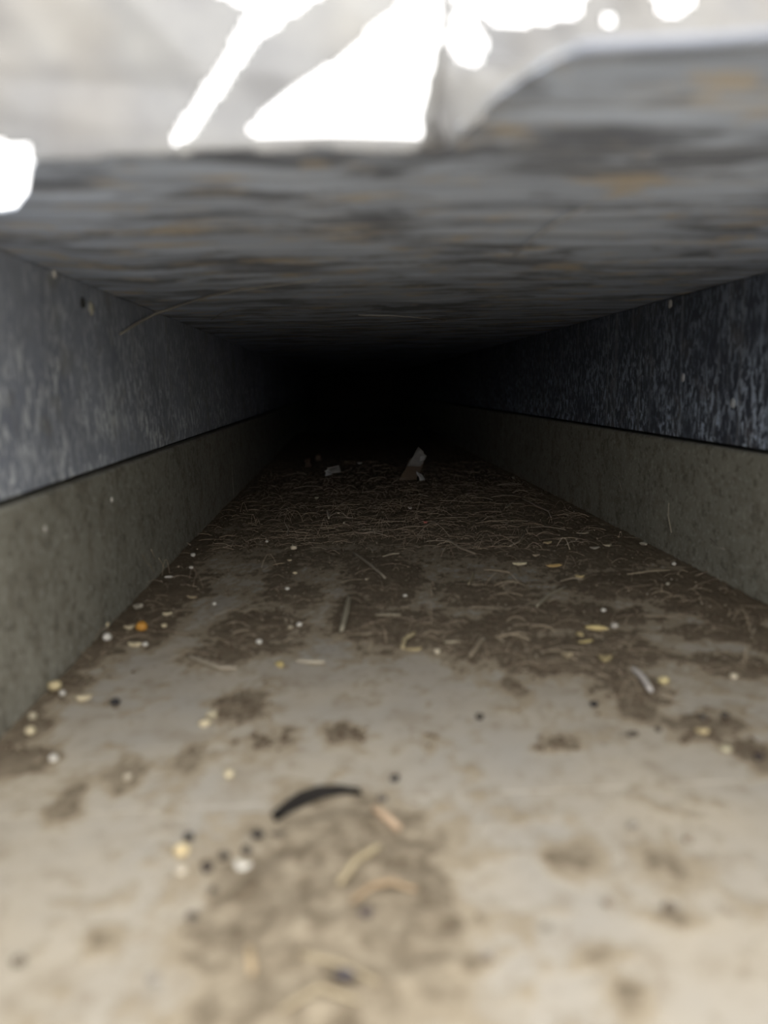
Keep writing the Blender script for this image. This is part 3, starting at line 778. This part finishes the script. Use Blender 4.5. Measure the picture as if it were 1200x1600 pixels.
CV, CF = [], []
for k in range(1100):
    p = litter_spot(k % 3 != 0); s = rnd.uniform(.012, .035)
    mtx = Matrix.Translation((p.x, p.y, ground_z(p.x, p.y)+s*.4)) @ Matrix.Rotation(rnd.uniform(0, 6), 4, 'Z') @ Matrix.Diagonal((s*1.5, s, s*.7, 1))
    add_grain(mtx)
o = mesh_obj('fine_grit', CV, CF, grain_mat((.58, .50, .38), .9, 'fine_grit')); o['kind'] = 'stuff'
o.parent = soil; o['label'] = 'fine pale grit sprinkled through the dark litter'

# ------------------------------------------------------------------ strands on the walls and ceiling
def strand(name, pts, r, col, label, cat='strand'):
    return tag(bm_obj(name, tube_bm(pts, r, 5), grain_mat(col, .8, 'strand')), label, cat, 'strands on walls and ceiling')
xl, xr = -AL-.2, AR+.2
strand('cobweb_strand', [on_x(188, 522, xl+.05), on_x(214, 505, xl+.1), on_x(244, 490, xl+.2)] + [on_z(px, py, CEIL-.06) for px, py in ((290, 474), (330, 462), (380, 452), (440, 445), (500, 437))],
       [.05, .07, .07, .06, .05, .035, .025, .02], (.42, .39, .33), 'pale strand curving from the left wall onto the ceiling')
strand('cobweb_strand', [on_z(px, py, CEIL-.08) for px, py in ((800, 402), (830, 376), (862, 352), (925, 318))], [.02, .03, .04, .02], (.5, .49, .48), 'dusty diagonal strand under the ceiling at right')
strand('cobweb_strand', [on_z(px, py, CEIL-.05) for px, py in ((560, 492), (610, 493), (660, 497), (698, 501))], .03, (.42, .40, .38), 'fine level strand far back under the ceiling')
strand('cobweb_strand', [on_z(px, py, CEIL-.05) for px, py in ((330, 500), (345, 490), (365, 482))], .025, (.34, .33, .3), 'short fine strand behind the left corner strand')
strand('hair_root', [on_x(957, 741, AR-.03), on_x(967, 750, AR-.06), on_x(971, 763, AR-.05), on_x(970, 776, AR-.03)], .028, (.38, .34, .27), 'hooked fine root stuck to the right lower wall', 'root')
strand('hair_root', [on_x(1045, 786, AR-.03), on_x(1044, 806, AR-.06), on_x(1049, 832, AR-.03)], .028, (.40, .36, .28), 'upright fine root stuck to the right lower wall nearer the lens', 'root')
strand('hair_root', [on_x(1110, 842, AR-.03), on_x(1122, 855, AR-.05), on_x(1132, 858, AR-.03)], .03, (.36, .33, .28), 'short bent root low on the right lower wall', 'root')
for k, (px, py, dx) in enumerate([(222, 866, 8), (232, 880, 10), (248, 872, 9), (236, 858, 6)]):
    strand('hair_root', [on_x(px, py, -AL+.03), on_x(px+dx*.5, py+7, -AL+.06), on_x(px+dx, py+16, -AL+.03)], .022, (.33, .28, .2), 'fine root hair low on the left wall above the litter, ' + ('leftmost of four', 'lowest of four', 'rightmost of four', 'highest of four')[k], 'root')
# crumbs stuck to the walls
for px, py, rpx, x, col, lab in [(84, 428, 6, xl, WHITE, 'white fleck stuck at the top of the left wall'), (141, 481, 9, xl, (.5, .48, .38), 'pale lump stuck on the left wall'),
      (128, 473, 8, xl, (.04, .04, .035), 'dark lump stuck beside the pale lump on the left wall'), (174, 781, 4, -AL, WHITE, 'white speck on the lower left wall'),
      (70, 826, 5, -AL, (.5, .48, .42), 'grey speck on the lower left wall'), (1146, 630, 7, xr, (.40, .42, .44), 'grey blob on the right wall'),
      (1068, 590, 6, xr, (.38, .38, .40), 'small grey blob high on the right wall'), (1048, 475, 6, xr, (.40, .39, .38), 'pale fleck at the top of the right wall')]:
    p = on_x(px, py, x); s = px_size(p)
    bm = lump_bm(rpx*2*s*.5, rpx*2*s, rpx*2*s*1.2, px*.3, .25)
    o = bm_obj('wall_crumb', bm, grain_mat(col, .7), None, True, p - Vector((math.copysign(.02, p.x), 0, 0)))
    tag(o, lab, 'crumb', 'crumbs stuck to the walls')
